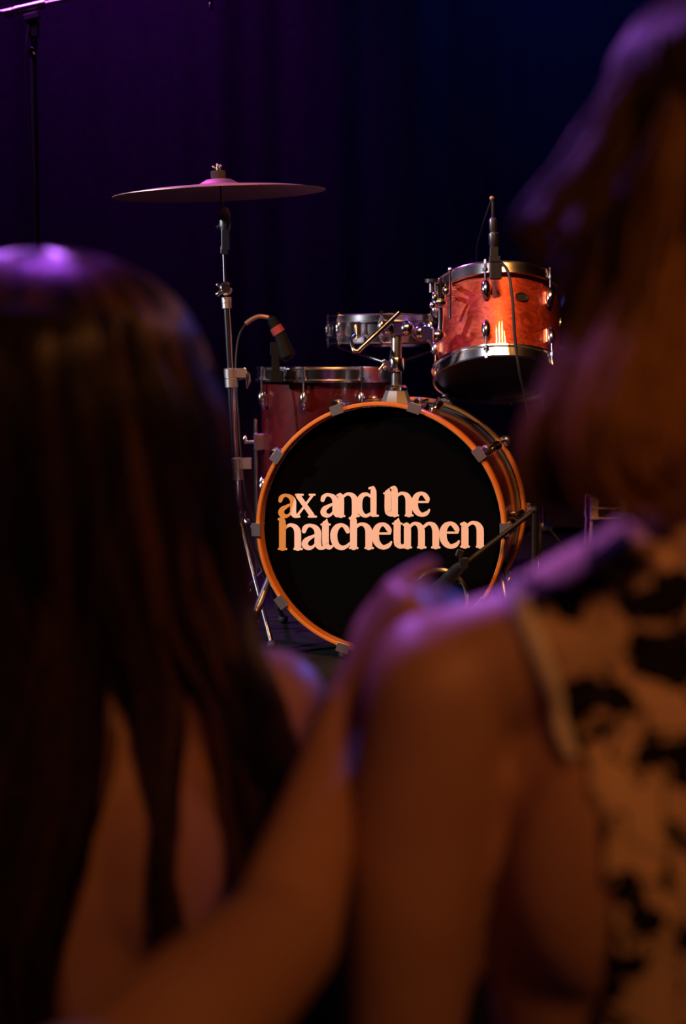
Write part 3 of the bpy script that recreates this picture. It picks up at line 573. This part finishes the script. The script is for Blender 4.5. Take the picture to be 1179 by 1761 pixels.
def figure(b, X, Y, zf, zh, zs, sw, hx=0.0, hy=0.0, lean=0.0, wide=0.0):
    """standing adult facing +y: head centre height zh, shoulder joints zs, half shoulder width sw"""
    hX, hY = X + hx, Y + hy
    b.ball((hX, hY, zh + 0.018), (0.075, 0.093, 0.100), 22); b.ball((hX, hY + 0.035, zh - 0.055), (0.060, 0.056, 0.062), 18); b.ball((hX, hY + 0.068, zh - 0.098), (0.024, 0.022, 0.020), 12)
    b.poly([(hX, hY + 0.088, zh + 0.012), (hX, hY + 0.100, zh - 0.015), (hX, hY + 0.103, zh - 0.032), (hX, hY + 0.09, zh - 0.042)], [0.008, 0.009, 0.012, 0.009], 10)
    b.ball((hX, hY + 0.086, zh - 0.066), (0.022, 0.012, 0.007), 10); b.ball((hX, hY + 0.084, zh - 0.077), (0.019, 0.012, 0.008), 10)
    for sg in (-1, 1):
        b.ball((hX + sg * 0.076, hY + 0.004, zh - 0.012), (0.009, 0.018, 0.031), 12); b.ball((hX + sg * 0.034, hY + 0.072, zh - 0.03), (0.024, 0.018, 0.018), 10)
    b.poly([(hX, hY - 0.012, zh - 0.03), (hX * 0.5 + X * 0.5, (hY + Y) / 2 - 0.012, (zh + zs) / 2 - 0.01), (X, Y - 0.012, zs + 0.03)], [0.056, 0.052, 0.062], 20)
    secs = [(.06, .055, .05), (.035, .095, .062), (0, .138, .080), (-.06, .155, .092), (-.13, .154, .098), (-.22, .138, .090), (-.30, .126, .084), (-.40, .158, .105), (-.48, .172, .115), (-.56, .165, .112), (-.60, .12, .09)]
    b.loft([[(X + (rx + wide * math.exp(-((dz + .20) / .12) ** 2)) * math.cos(2 * math.pi * j / 28), Y + lean * dz + ry * math.sin(2 * math.pi * j / 28), zs + dz) for j in range(28)] for dz, rx, ry in secs])
    for sg in (-1, 1):
        b.poly([(X + sg * sw, Y, zs), (X + sg * sw * 0.6, Y - 0.008, zs + 0.028), (X + sg * 0.04, Y - 0.014, zs + 0.075)], [0.050, 0.048, 0.046], 18); b.ball((X + sg * sw, Y, zs), 0.052, 18)
        b.ball((X + sg * 0.075, Y + 0.075, zs - 0.14), (0.062, 0.052, 0.06), 16)
        b.ball((X + sg * 0.085, Y - 0.062, zs - 0.11), (0.062, 0.036, 0.085), 16)                     # shoulder blade
        hipz = zs - 0.56; kz = zf + (hipz - zf) * 0.52; xx = X + sg * 0.088
        limb(b, [(xx, Y, hipz), (xx, Y + 0.01, kz), (xx, Y - 0.012, zf + 0.08)], [0.088, 0.078, 0.054, 0.052, 0.035], 18)
        b.poly([(xx, Y - 0.05, zf + 0.035), (xx, Y, zf + 0.045), (xx + sg * 0.006, Y + 0.10, zf + 0.026), (xx + sg * 0.008, Y + 0.16, zf + 0.016)], [0.030, 0.037, 0.026, 0.012], 14)
def skin_mesh(b, root, voxel, smooth=8):
    me = bpy.data.meshes.new('tmp'); me.from_pydata(b.v, [], b.f); me.update(); o = bpy.data.objects.new('tmp', me); COL.objects.link(o)
    r = o.modifiers.new('r', 'REMESH'); r.mode = 'VOXEL'; r.voxel_size = voxel; r.use_smooth_shade = True
    s = o.modifiers.new('s', 'SMOOTH'); s.factor = 0.5; s.iterations = smooth
    dg = bpy.context.evaluated_depsgraph_get(); m2 = bpy.data.meshes.new_from_object(o.evaluated_get(dg)); bpy.data.objects.remove(o); bpy.data.meshes.remove(me)
    m2.name = 'body'; m2.materials.clear(); m2.materials.append(MATS['skin']); m2.shade_smooth()
    bvh = BVHTree.FromPolygons([v.co.copy() for v in m2.vertices], [tuple(p.vertices) for p in m2.polygons])
    body = bpy.data.objects.new('body', m2); COL.objects.link(body); body.parent = root; body.location = -Vector(root.location)
    return body, bvh
def clothes(body, root, name, m, test, off=0.004):
    me = body.data; nv = len(me.vertices); co = np.empty(nv * 3); no = np.empty(nv * 3)
    me.vertices.foreach_get('co', co); me.vertices.foreach_get('normal', no); co = co.reshape(-1, 3); no = no.reshape(-1, 3)
    keep = test(co); fs = [tuple(p.vertices) for p in me.polygons if all(keep[i] for i in p.vertices)]
    used = sorted({i for f in fs for i in f}); mp_ = {i: k for k, i in enumerate(used)}
    nm = bpy.data.meshes.new(name); nm.from_pydata((co[used] + no[used] * off).tolist(), [], [tuple(mp_[i] for i in f) for f in fs]); nm.update(); nm.shade_smooth(); nm.materials.append(MATS[m])
    o = bpy.data.objects.new(name, nm); COL.objects.link(o); o.parent = root; o.location = body.location
    s = o.modifiers.new('t', 'SOLIDIFY'); s.thickness = off * 0.8; s.offset = -1
    return o
def strands(A, rad, root, name, m, tones=None):
    """A: (N, M, 3) strand points, rad: (N, M) radii -> one mesh of thin three-sided strands"""
    A = np.asarray(A, float); Nn, Mm, _ = A.shape
    T = np.gradient(A, axis=1); T /= np.linalg.norm(T, axis=2, keepdims=True) + 1e-9
    ref = np.array([0.31, -0.9, 0.2]); U = np.cross(T, ref); U /= np.linalg.norm(U, axis=2, keepdims=True) + 1e-9; V = np.cross(T, U)
    rings = np.stack([A + (U * math.cos(2 * math.pi * k / 3 + 0.5) + V * math.sin(2 * math.pi * k / 3 + 0.5)) * rad[..., None] for k in range(3)], axis=2)
    vs = rings.reshape(-1, 3)
    base_ = (np.arange(Nn)[:, None, None] * Mm + np.arange(Mm - 1)[None, :, None]) * 3; k = np.arange(3)[None, None, :]; k2 = (k + 1) % 3
    F = np.stack([base_ + k, base_ + k2, base_ + k2 + 3, base_ + k + 3], axis=-1).reshape(-1, 4)
    me = bpy.data.meshes.new(name); me.vertices.add(len(vs)); me.vertices.foreach_set('co', vs.ravel())
    me.loops.add(F.size); me.loops.foreach_set('vertex_index', F.ravel().astype(np.int32))
    me.polygons.add(len(F)); me.polygons.foreach_set('loop_start', np.arange(0, F.size, 4, dtype=np.int32)); me.update(calc_edges=True); me.validate()
    tone = np.full(Nn, 0.5) if tones is None else np.asarray(tones)
    at_ = me.attributes.new('tone', 'FLOAT', 'POINT'); at_.data.foreach_set('value', np.repeat(tone, Mm * 3).astype(np.float32))
    me.shade_smooth(); me.materials.append(MATS[m])
    o = bpy.data.objects.new(name, me); COL.objects.link(o); o.parent = root; o.location = -Vector(root.location); o['kind'] = 'stuff'
    return o
def eyes(root, X, Y, zh):
    for sg in (-1, 1):
        o = MB().ball((X + sg * 0.032, Y + 0.0745, zh + 0.004), 0.0125, 16).build('eye', 'eye', root); o.location = -Vector(root.location)
        o2 = MB().ball((X + sg * 0.032, Y + 0.0855, zh + 0.004), (0.0055, 0.0025, 0.0055), 12).build('iris', 'black_plastic', o)

# ---- woman with long brown hair (left of the picture)
LX, LYY, LZH, LZS = -0.238, 1.16, 0.650, 0.392
pl = empty('person', (LX, LYY, HALL)); tag(pl, 'woman with long straight dark brown hair and bare back, seen from behind', 'person')
b = MB(); figure(b, LX, LYY, HALL, LZH, LZS, 0.176)
for sg in (-1, 1):
    sh = (LX + sg * 0.176, LYY, LZS); el = (LX + sg * 0.165, LYY + 0.17, LZS - 0.22); wr = (LX + sg * 0.075, LYY + 0.27, LZS - 0.06)
    limb(b, [sh, ((sh[0] + el[0]) / 2 + sg * 0.010, LYY + 0.085, LZS - 0.12), el], [0.050, 0.044, 0.042, 0.038, 0.035]); limb(b, [el, ((el[0] + wr[0]) / 2, LYY + 0.225, LZS - 0.14), wr], [0.036, 0.040, 0.034, 0.026, 0.023])
    hand(b, wr, (-sg * 0.5, 0.2, 0.85), (0, -1, 0), (sg * 0.9, 0.1, 0.3))
body, bvhL = skin_mesh(b, pl, 0.006); eyes(pl, LX, LYY, LZH)
clothes(body, pl, 'top', 'dark_cloth', lambda c: (c[:, 2] < 0.05 + 0.30 * (c[:, 1] > LYY + 0.02)) & (c[:, 2] > -0.12) & (np.abs(c[:, 0] - LX) < 0.150 + 0.018 * (c[:, 2] < 0.1)) & (c[:, 1] < LYY + 0.145))
clothes(body, pl, 'trousers', 'dark_cloth', lambda c: (c[:, 2] <= -0.06) & (c[:, 2] > HALL + 0.09) & (np.abs(c[:, 0] - LX) < 0.183), 0.006)
clothes(body, pl, 'shoes', 'rubber', lambda c: c[:, 2] <= HALL + 0.09, 0.004)
# silhouette of the hair: z, half width, half depth
zz = np.array([.768, .764, .757, .742, .723, .704, .685, .642, .594, .547, .499, .461, .42, .30, .0])
wx = np.array([.000, .030, .056, .080, .099, .112, .122, .134, .141, .146, .150, .156, .16, .165, .165])
wy = np.array([.000, .030, .055, .078, .096, .106, .112, .118, .118, .113, .108, .106, .106, .11, .11])
def dome(z, w_, r):
    k = np.clip((np.asarray(z) - .685) / .0835, 0, 1); return np.where(np.asarray(z) > .685, r * np.sqrt(1 - k * k), np.interp(-np.asarray(z), -zz, w_))
RX = lambda z: dome(z, wx, .122); RYf = lambda z: dome(z, wy, .112)
cxh, cyh = LX, LYY + 0.0
# under layer
rings = []
for z in np.concatenate([np.linspace(.765, .70, 9), np.linspace(.68, .45, 9)]):
    sq = 1 - 0.55 * max(0, (.56 - z) / .11) ** 1.5; rx, ry = RX(z) * 0.93 * sq, RYf(z) * 0.93 * sq; fr = 0.0 if z > 0.735 else min(1, (0.735 - z) / 0.02)
    ring = []
    for j in range(40):
        a = 2 * math.pi * j / 40; y = ry * math.sin(a)
        if y > 0: y *= (1 - 0.75 * fr) if z > 0.5 else 0.0
        ring.append((cxh + rx * math.cos(a), cyh + y - (0.01 * fr), z))
    rings.append(ring)
o = MB().loft(rings).build('hair_underlayer', 'scalp_hair', pl, angle=180); o.location = -Vector(pl.location)
NL = 7600; MM = 36
PXM = 2456.25
# clumps below the shoulders, in metres across the back: (at z=.45, z=.36, z=.22, z=.08): centre, half width
def back_x(px, z): return (px - 589.5) / PXM * 1.06
CL = {'A': [(-10, 215), (-30, 200), (-85, 190), (-110, 200)], 'B': [(258, 44), (268, 26), (285, 20), (268, 16)], 'C': [(356, 38), (398, 24), (422, 20), (440, 14)], 'D': [(415, 38), (455, 48), (485, 42), (510, 20)]}
CZ = np.array([.45, .36, .22, .08]); CEND = {'A': (-.06, .06), 'B': (.13, .2), 'C': (.18, .27), 'D': (.22, .34)}
P_ = []; RD = []; TN = []
for i in range(NL):
    ph = RNG.uniform(0, 2 * math.pi); layer = 1.0 - 0.09 * RNG.random() ** 1.5 + (0.012 if RNG.random() < 0.06 else 0)
    cl = int(ph / (2 * math.pi) * 70) + 70 * int(RNG.integers(0, 3)); cr = np.random.default_rng(cl); cphase = cr.uniform(0, 6.28); cam_ = cr.uniform(0.4, 1.0); lift = cr.uniform(-0.010, 0.010)
    TN.append(min(1, max(0, cr.beta(0.45, 1.8) + RNG.normal(0, .08))))
    front = math.sin(ph) > 0.25                       # strands over the brow part to the sides
    x_sh = cxh + 0.152 * math.cos(ph)                 # x where the strand passes the shoulders
    pxs = 589.5 + x_sh * PXM / 1.06
    key = 'A' if pxs < 165 else 'B' if pxs < 240 else 'C' if pxs < 310 else 'D'; lo_, hi_ = {'A': (-314, 165), 'B': (165, 240), 'C': (240, 310), 'D': (310, 392)}[key]
    if math.sin(ph) > 0.05: key = None
    zend = RNG.uniform(*CEND[key]) if key else RNG.uniform(.30, .40)
    u = RNG.uniform(-1, 1); st = 0.768 - (0.03 * RNG.random() ** 2)
    t = np.linspace(0, 1, MM); t = 0.35 * t ** 3 + 0.65 * t ** 1.9; z = st + (zend - st) * t
    ang = np.full(MM, ph)
    if front:
        k = np.clip((0.745 - z) / 0.06, 0, 1); tgt = 0.0 if math.cos(ph) > 0 else math.pi; ang = ph + (tgt + (0.15 if tgt == 0 else -0.15) - ph) * k
    rx = RX(z); ry = RYf(z)
    wob = 0.0075 * cam_ * np.sin((0.77 - z) * (14 + 16 * cam_) + cphase) * np.clip((0.74 - z) / 0.1, 0, 1)
    x = cxh + (rx * layer + wob + lift * np.clip((.72 - z) / .12, 0, 1)) * np.cos(ang); y = cyh + (ry * layer + wob + lift * 0.6 * np.clip((.72 - z) / .12, 0, 1)) * np.sin(ang)
    x = x + 0.0035 * np.sin(z * 30 + cphase * 2) * np.clip((0.72 - z) / 0.2, 0, 1)
    if key:
        cc = np.interp(-z, -CZ, [back_x(c[0], 0) for c in CL[key]]); hw = np.interp(-z, -CZ, [c[1] / PXM * 1.06 for c in CL[key]])
        k = np.clip((0.52 - z) / 0.12, 0, 1); k = k * k * (3 - 2 * k)
        uu = (2 * (pxs - lo_) / (hi_ - lo_) - 1) * 0.75 + 0.25 * u
        x = x * (1 - k) + (cc + uu * hw + 0.006 * np.sin(z * 26 + cphase) * k) * k
        yb = y.copy()
        for q in range(MM):
            if z[q] < 0.50:
                h = bvhL.ray_cast(Vector((x[q], 0.3, z[q])), Vector((0, 1, 0)))
                if h[0] is not None and h[0].y < LYY + 0.02: yb[q] = h[0].y - 0.004 - 0.016 * (layer - 0.9) / 0.1 - 0.006 * abs(math.sin(cphase * 3))
        # smooth depth between head and back
        kk = np.clip((0.50 - z) / 0.08, 0, 1); y = y * (1 - kk) + yb * kk
        y = np.convolve(np.pad(y, 2, 'edge'), np.ones(5) / 5, 'valid')
    P_.append(np.stack([x, y, z], 1)); RD.append(np.interp(np.linspace(0, 1, MM), [0, .1, .8, 1], [.0004, .00075, .0007, .00015]) * RNG.uniform(.7, 1.3))
# loose flyaway strands at the crown and side
for i in range(160):
    ph = RNG.uniform(-2.9, -0.1); z0 = RNG.uniform(.60, .765); p = np.array([cxh + RX(z0) * math.cos(ph), cyh + RYf(z0) * math.sin(ph), z0])
    L_s = RNG.uniform(.03, .10); t = np.linspace(0, 1, MM); d = np.array([math.cos(ph) * .35, math.sin(ph) * .35, 0.10])
    pp = p[None] + d[None] * L_s * (t * (1.2 - t))[:, None] + np.array([0, 0, -1.0])[None] * (t ** 2 * L_s)[:, None] + RNG.normal(0, .004, 3)[None] * t[:, None]
    P_.append(pp); RD.append(np.interp(t, [0, 1], [.00045, .0001])); TN.append(.3)
strands(np.array(P_), np.array(RD), pl, 'hair', 'hair_brown', TN)

# ---- woman in a floral dress (right of the picture)
WX, WY, WZH, WZS = 0.252, 0.94, 0.800, 0.464
pr_ = empty('person', (WX, WY, HALL)); tag(pr_, 'woman with wavy bobbed hair in a tan dress printed with dark flowers', 'person')
b = MB(); figure(b, WX, WY, HALL, WZH, WZS, 0.186, hx=0.01, wide=0.014)
for sg in (-1, 1):
    sh = Vector((WX + sg * 0.188, WY - 0.012, WZS - 0.004)); el = Vector((WX + sg * 0.212, WY - 0.005, WZS - 0.285)); wr = Vector((WX + sg * 0.215, WY + 0.05, WZS - 0.53))
    limb(b, [sh, (sh + el) / 2 + Vector((sg * 0.004, -0.006, 0)), el], [0.050, 0.050, 0.047, 0.042, 0.038]); limb(b, [el, (el + wr) / 2, wr], [0.038, 0.042, 0.036, 0.027, 0.023])
    hand(b, wr, (0, 0.25, -0.95), (-sg, 0.1, 0), (0, 1, 0.2))
body, bvhR = skin_mesh(b, pr_, 0.006); eyes(pr_, WX + 0.01, WY, WZH)
ez = np.array([.60, .545, .53, .47, .43, .38, .30, .20, .12, .05]); ex = np.array([.150, .144, .138, .116, .104, .094, .090, .105, .150, .22])
EDGE = lambda z: np.interp(-z, -ez, ex)
clothes(body, pr_, 'dress', 'floral_cloth', lambda c: (np.abs(c[:, 0] - WX) < np.minimum(EDGE(c[:, 2]), 0.163)) & (c[:, 2] > -0.15) & (c[:, 2] < 0.578 - 0.045 * (c[:, 1] > WY)), 0.005)
sk = MB().lathe([(0.150, 0), (0.172, -0.12), (0.215, -0.50), (0.213, -0.50), (0.170, -0.12), (0.148, 0)], 48, Matrix.Translation((WX, WY, -0.02)) @ Matrix.Diagonal((1, 0.72, 1, 1)), True).build('skirt', 'floral_cloth', pr_); sk.location = -Vector(pr_.location)
clothes(body, pr_, 'shoes', 'rubber', lambda c: c[:, 2] <= HALL + 0.08, 0.004)
for sg in (-1, 1):           # pale binding along the armhole
    pts = []
    for z in np.linspace(.555, .43, 26):
        x = WX + sg * (EDGE(z) + 0.002); h = bvhR.ray_cast(Vector((x, 0.2, z)), Vector((0, 1, 0)))
        if h[0] is not None: pts.append((h[0], h[1]))
    bb = MB(); vs = []
    for i, (p, nn) in enumerate(pts):
        t = (pts[min(i + 1, len(pts) - 1)][0] - pts[max(i - 1, 0)][0]).normalized(); sd_ = t.cross(nn).normalized(); hw = 0.0075 * (1 - 0.75 * max(0, i / 25 - 0.25)) ; c = p + nn * 0.006
        vs.append([c + sd_ * hw - nn * 0.003, c + sd_ * hw * 0.6 + nn * 0.003, c - sd_ * hw * 0.6 + nn * 0.003, c - sd_ * hw - nn * 0.003, c - nn * 0.005])
    o = bb.loft(vs).build('armhole_binding', 'trim_cloth', pr_, angle=70); o.location = -Vector(pr_.location)
# hair
HX, HY = WX + 0.010, WY
hz_ = np.array([.925, .921, .912, .897, .875, .84, .80, .76, .72, .68, .64, .60]); hw_ = np.array([0, .032, .054, .072, .086, .094, .096, .098, .102, .108, .112, .108]); hd_ = np.array([0, .034, .058, .078, .094, .104, .106, .106, .106, .106, .106, .10])
rings = []
for z in np.concatenate([np.linspace(.921, .87, 7), np.linspace(.85, .65, 8)]):
    rx, ry = np.interp(-z, -hz_, hw_) * 0.9, np.interp(-z, -hz_, hd_) * 0.9; fr = min(1, max(0, (0.895 - z) / 0.02))
    rings.append([(HX + rx * math.cos(2 * math.pi * j / 36), HY + (ry * math.sin(2 * math.pi * j / 36)) * (1 if math.sin(2 * math.pi * j / 36) < 0 else 1 - 0.8 * fr), z) for j in range(36)])
o = MB().loft(rings).build('hair_underlayer', 'scalp_hair', pr_, angle=180); o.location = -Vector(pr_.location)
P_ = []; RD = []; MM = 26; TN = []
for i in range(7500):
    ph = RNG.uniform(0, 2 * math.pi); cl = int(ph / (2 * math.pi) * 34) + 34 * int(RNG.integers(0, 2)); cr = np.random.default_rng(900 + cl); cph = cr.uniform(0, 6.28); amp = cr.uniform(.006, .014); zend = cr.uniform(.612, .65) + RNG.uniform(-.012, .012); TN.append(min(1, max(0, 0.42 * cr.beta(0.35, 1.9) + RNG.normal(0, .03))))  # tone scaled down: shade between the lit locks painted in
    st = .924 - .03 * RNG.random() ** 2; t = np.linspace(0, 1, MM); z = st + (zend - st) * t; layer = 1.03 - .12 * RNG.random()
    ang = np.full(MM, ph)
    if math.sin(ph) > 0.2:
        k = np.clip((0.90 - z) / 0.05, 0, 1); tgt = 0.1 if math.cos(ph) > 0 else math.pi - 0.1; ang = ph + (tgt - ph) * k
    wv = amp * np.sin((.92 - z) * 34 + cph) * np.clip((.86 - z) / .12, 0, 1); curl = -.03 * np.clip((t - .85) / .15, 0, 1) ** 2
    rx = np.interp(-z, -hz_, hw_) * layer + wv + curl; ry = np.interp(-z, -hz_, hd_) * layer + wv + curl; ang = ang + .10 * np.sin((.92 - z) * 25 + cph * 1.7) * np.clip((.86 - z) / .15, 0, 1)
    P_.append(np.stack([HX + rx * np.cos(ang), HY + ry * np.sin(ang), z], 1)); RD.append(np.interp(t, [0, .1, .85, 1], [.0005, .0009, .0008, .0002]) * RNG.uniform(.7, 1.3))
def lock(pts, r0, r1, nst, tn=0.4):
    g = np.array([list(p) for p in bez(pts, MM - 1)]); T = np.gradient(g, axis=0); T /= np.linalg.norm(T, axis=1, keepdims=True)
    U = np.cross(T, np.array([0.1, 1.0, 0.15])); U /= np.linalg.norm(U, axis=1, keepdims=True); V = np.cross(T, U); t = np.linspace(0, 1, MM); rr_ = np.interp(t, [0, .3, .75, 1], [r0 * .6, r0, r1, r1 * .35])
    for _ in range(nst):
        TN.append(min(1, max(0, tn + RNG.normal(0, .12))))
        a = RNG.uniform(0, 6.28); q = abs(RNG.normal(0, .75)); a2 = a + t * RNG.uniform(-.6, .6)
        P_.append(g + (U * np.cos(a2)[:, None] * q + V * np.sin(a2)[:, None] * q * 0.7) * rr_[:, None] + RNG.normal(0, .0012, 3)); RD.append(np.interp(t, [0, .1, .85, 1], [.0005, .0009, .0008, .0002]) * RNG.uniform(.7, 1.3))
def lk(pp, r0, r1, nst, tn=0.4): lock([at(*p) for p in pp], r0, r1, nst, tn)  # high tn on the lower curls paints warm light into their colour
lk([(1110, 110, .90), (1050, 215, .89), (995, 300, .885), (935, 362, .88), (903, 405, .88), (908, 432, .88)], .008, .005, 130, .12)
lk([(1080, 220, .89), (1030, 330, .885), (985, 395, .88), (945, 430, .88), (918, 447, .88), (930, 462, .88)], .008, .005, 120, .12)
lk([(1050, 330, .90), (1010, 430, .89), (990, 520, .89), (985, 600, .89)], .010, .009, 130, .12)
lk([(1050, 420, .90), (1010, 560, .89), (975, 660, .885), (940, 735, .88), (925, 800, .88), (945, 852, .88), (985, 872, .885)], .011, .010, 260, .45)
lk([(1100, 480, .86), (1070, 600, .85), (1035, 690, .845), (1022, 760, .84), (1030, 825, .84), (1065, 855, .845)], .012, .011, 300, .75)
lk([(1160, 420, .85), (1120, 560, .84), (1090, 660, .83), (1065, 735, .825), (1075, 810, .825), (1130, 845, .83), (1190, 840, .835)], .014, .014, 360, 1.0)
lk([(1200, 480, .85), (1180, 600, .84), (1150, 690, .83), (1135, 760, .825), (1160, 810, .825), (1215, 825, .83)], .013, .013, 300, .95)
lk([(1190, 160, .87), (1150, 300, .85), (1120, 430, .845), (1110, 560, .84), (1130, 650, .84)], .012, .010, 240, .45)
strands(np.array(P_), np.array(RD), pr_, 'hair', 'hair_light', TN)

# ---- companion whose arm reaches across the foreground
CXX, CYY, CZS = -0.445, 0.44, 0.365
pc = empty('person', (CXX, CYY, HALL)); tag(pc, 'person reaching a bare arm to rest a hand on the floral dress wearer’s shoulder', 'person')
b = MB(); figure(b, CXX, CYY, HALL, CZS + 0.26, CZS, 0.170)
sh = Vector((CXX + 0.170, CYY + 0.01, CZS)); el = at(484, 1610, 0.86); wr = at(604, 1215, 1.01)
limb(b, [sh, at(80, 1965, 0.62), at(330, 1760, 0.74), el], [0.050, 0.046, 0.045, 0.042, 0.038]); limb(b, [el, el.lerp(wr, 0.45), wr], [0.037, 0.034, 0.029, 0.025, 0.022])
kn = at(700, 1003, 1.01); hand(b, wr + (kn - wr) * 0.05, kn - wr, (0.75, 0.15, -0.65), (-0.1, 1, 0), (82, 42, 25), 1.0)
sh2 = Vector((CXX - 0.170, CYY, CZS)); el2 = sh2 + Vector((-0.04, 0.0, -0.27)); wr2 = el2 + Vector((0.02, 0.12, -0.19))
limb(b, [sh2, (sh2 + el2) / 2, el2], [0.050, 0.046, 0.042, 0.038, 0.036]); limb(b, [el2, (el2 + wr2) / 2, wr2], [0.036, 0.040, 0.034, 0.026, 0.023]); hand(b, wr2, (0, 0.3, -0.9), (1, 0, 0), (0, 1, 0.2))
body, bv = skin_mesh(b, pc, 0.0045, 5); eyes(pc, CXX, CYY, CZS + 0.26)
clothes(body, pc, 'top', 'dark_cloth', lambda c: (np.abs(c[:, 0] - CXX) < 0.150) & (c[:, 2] < CZS + 0.02) & (c[:, 2] > CZS - 0.5), 0.005)
clothes(body, pc, 'trousers', 'dark_cloth', lambda c: (c[:, 2] <= CZS - 0.44) & (c[:, 2] > HALL + 0.09) & (np.abs(c[:, 0] - CXX) < 0.183), 0.006)
clothes(body, pc, 'shoes', 'rubber', lambda c: c[:, 2] <= HALL + 0.09, 0.004)
P_ = []; RD = []; ch = CZS + 0.26
for i in range(1800):
    ph = RNG.uniform(0, 2 * math.pi); t = np.linspace(0, 1, 16); zend = ch - 0.13 - RNG.uniform(0, .04); z = ch + .128 + (zend - ch - .128) * t; rx = np.interp(t, [0, .06, .25, .5, 1], [.0, .045, .085, .096, .10]); ry = rx * 1.12; ang = np.full(16, ph)
    if math.sin(ph) > 0.2: ang = ph + ((0.1 if math.cos(ph) > 0 else math.pi - 0.1) - ph) * np.clip(t * 4 - .2, 0, 1)
    lay = 1 - .08 * RNG.random(); P_.append(np.stack([CXX + rx * lay * np.cos(ang), CYY + ry * lay * np.sin(ang), z], 1)); RD.append(np.full(16, .0012))
strands(np.array(P_), np.array(RD), pc, 'hair', 'hair_brown')
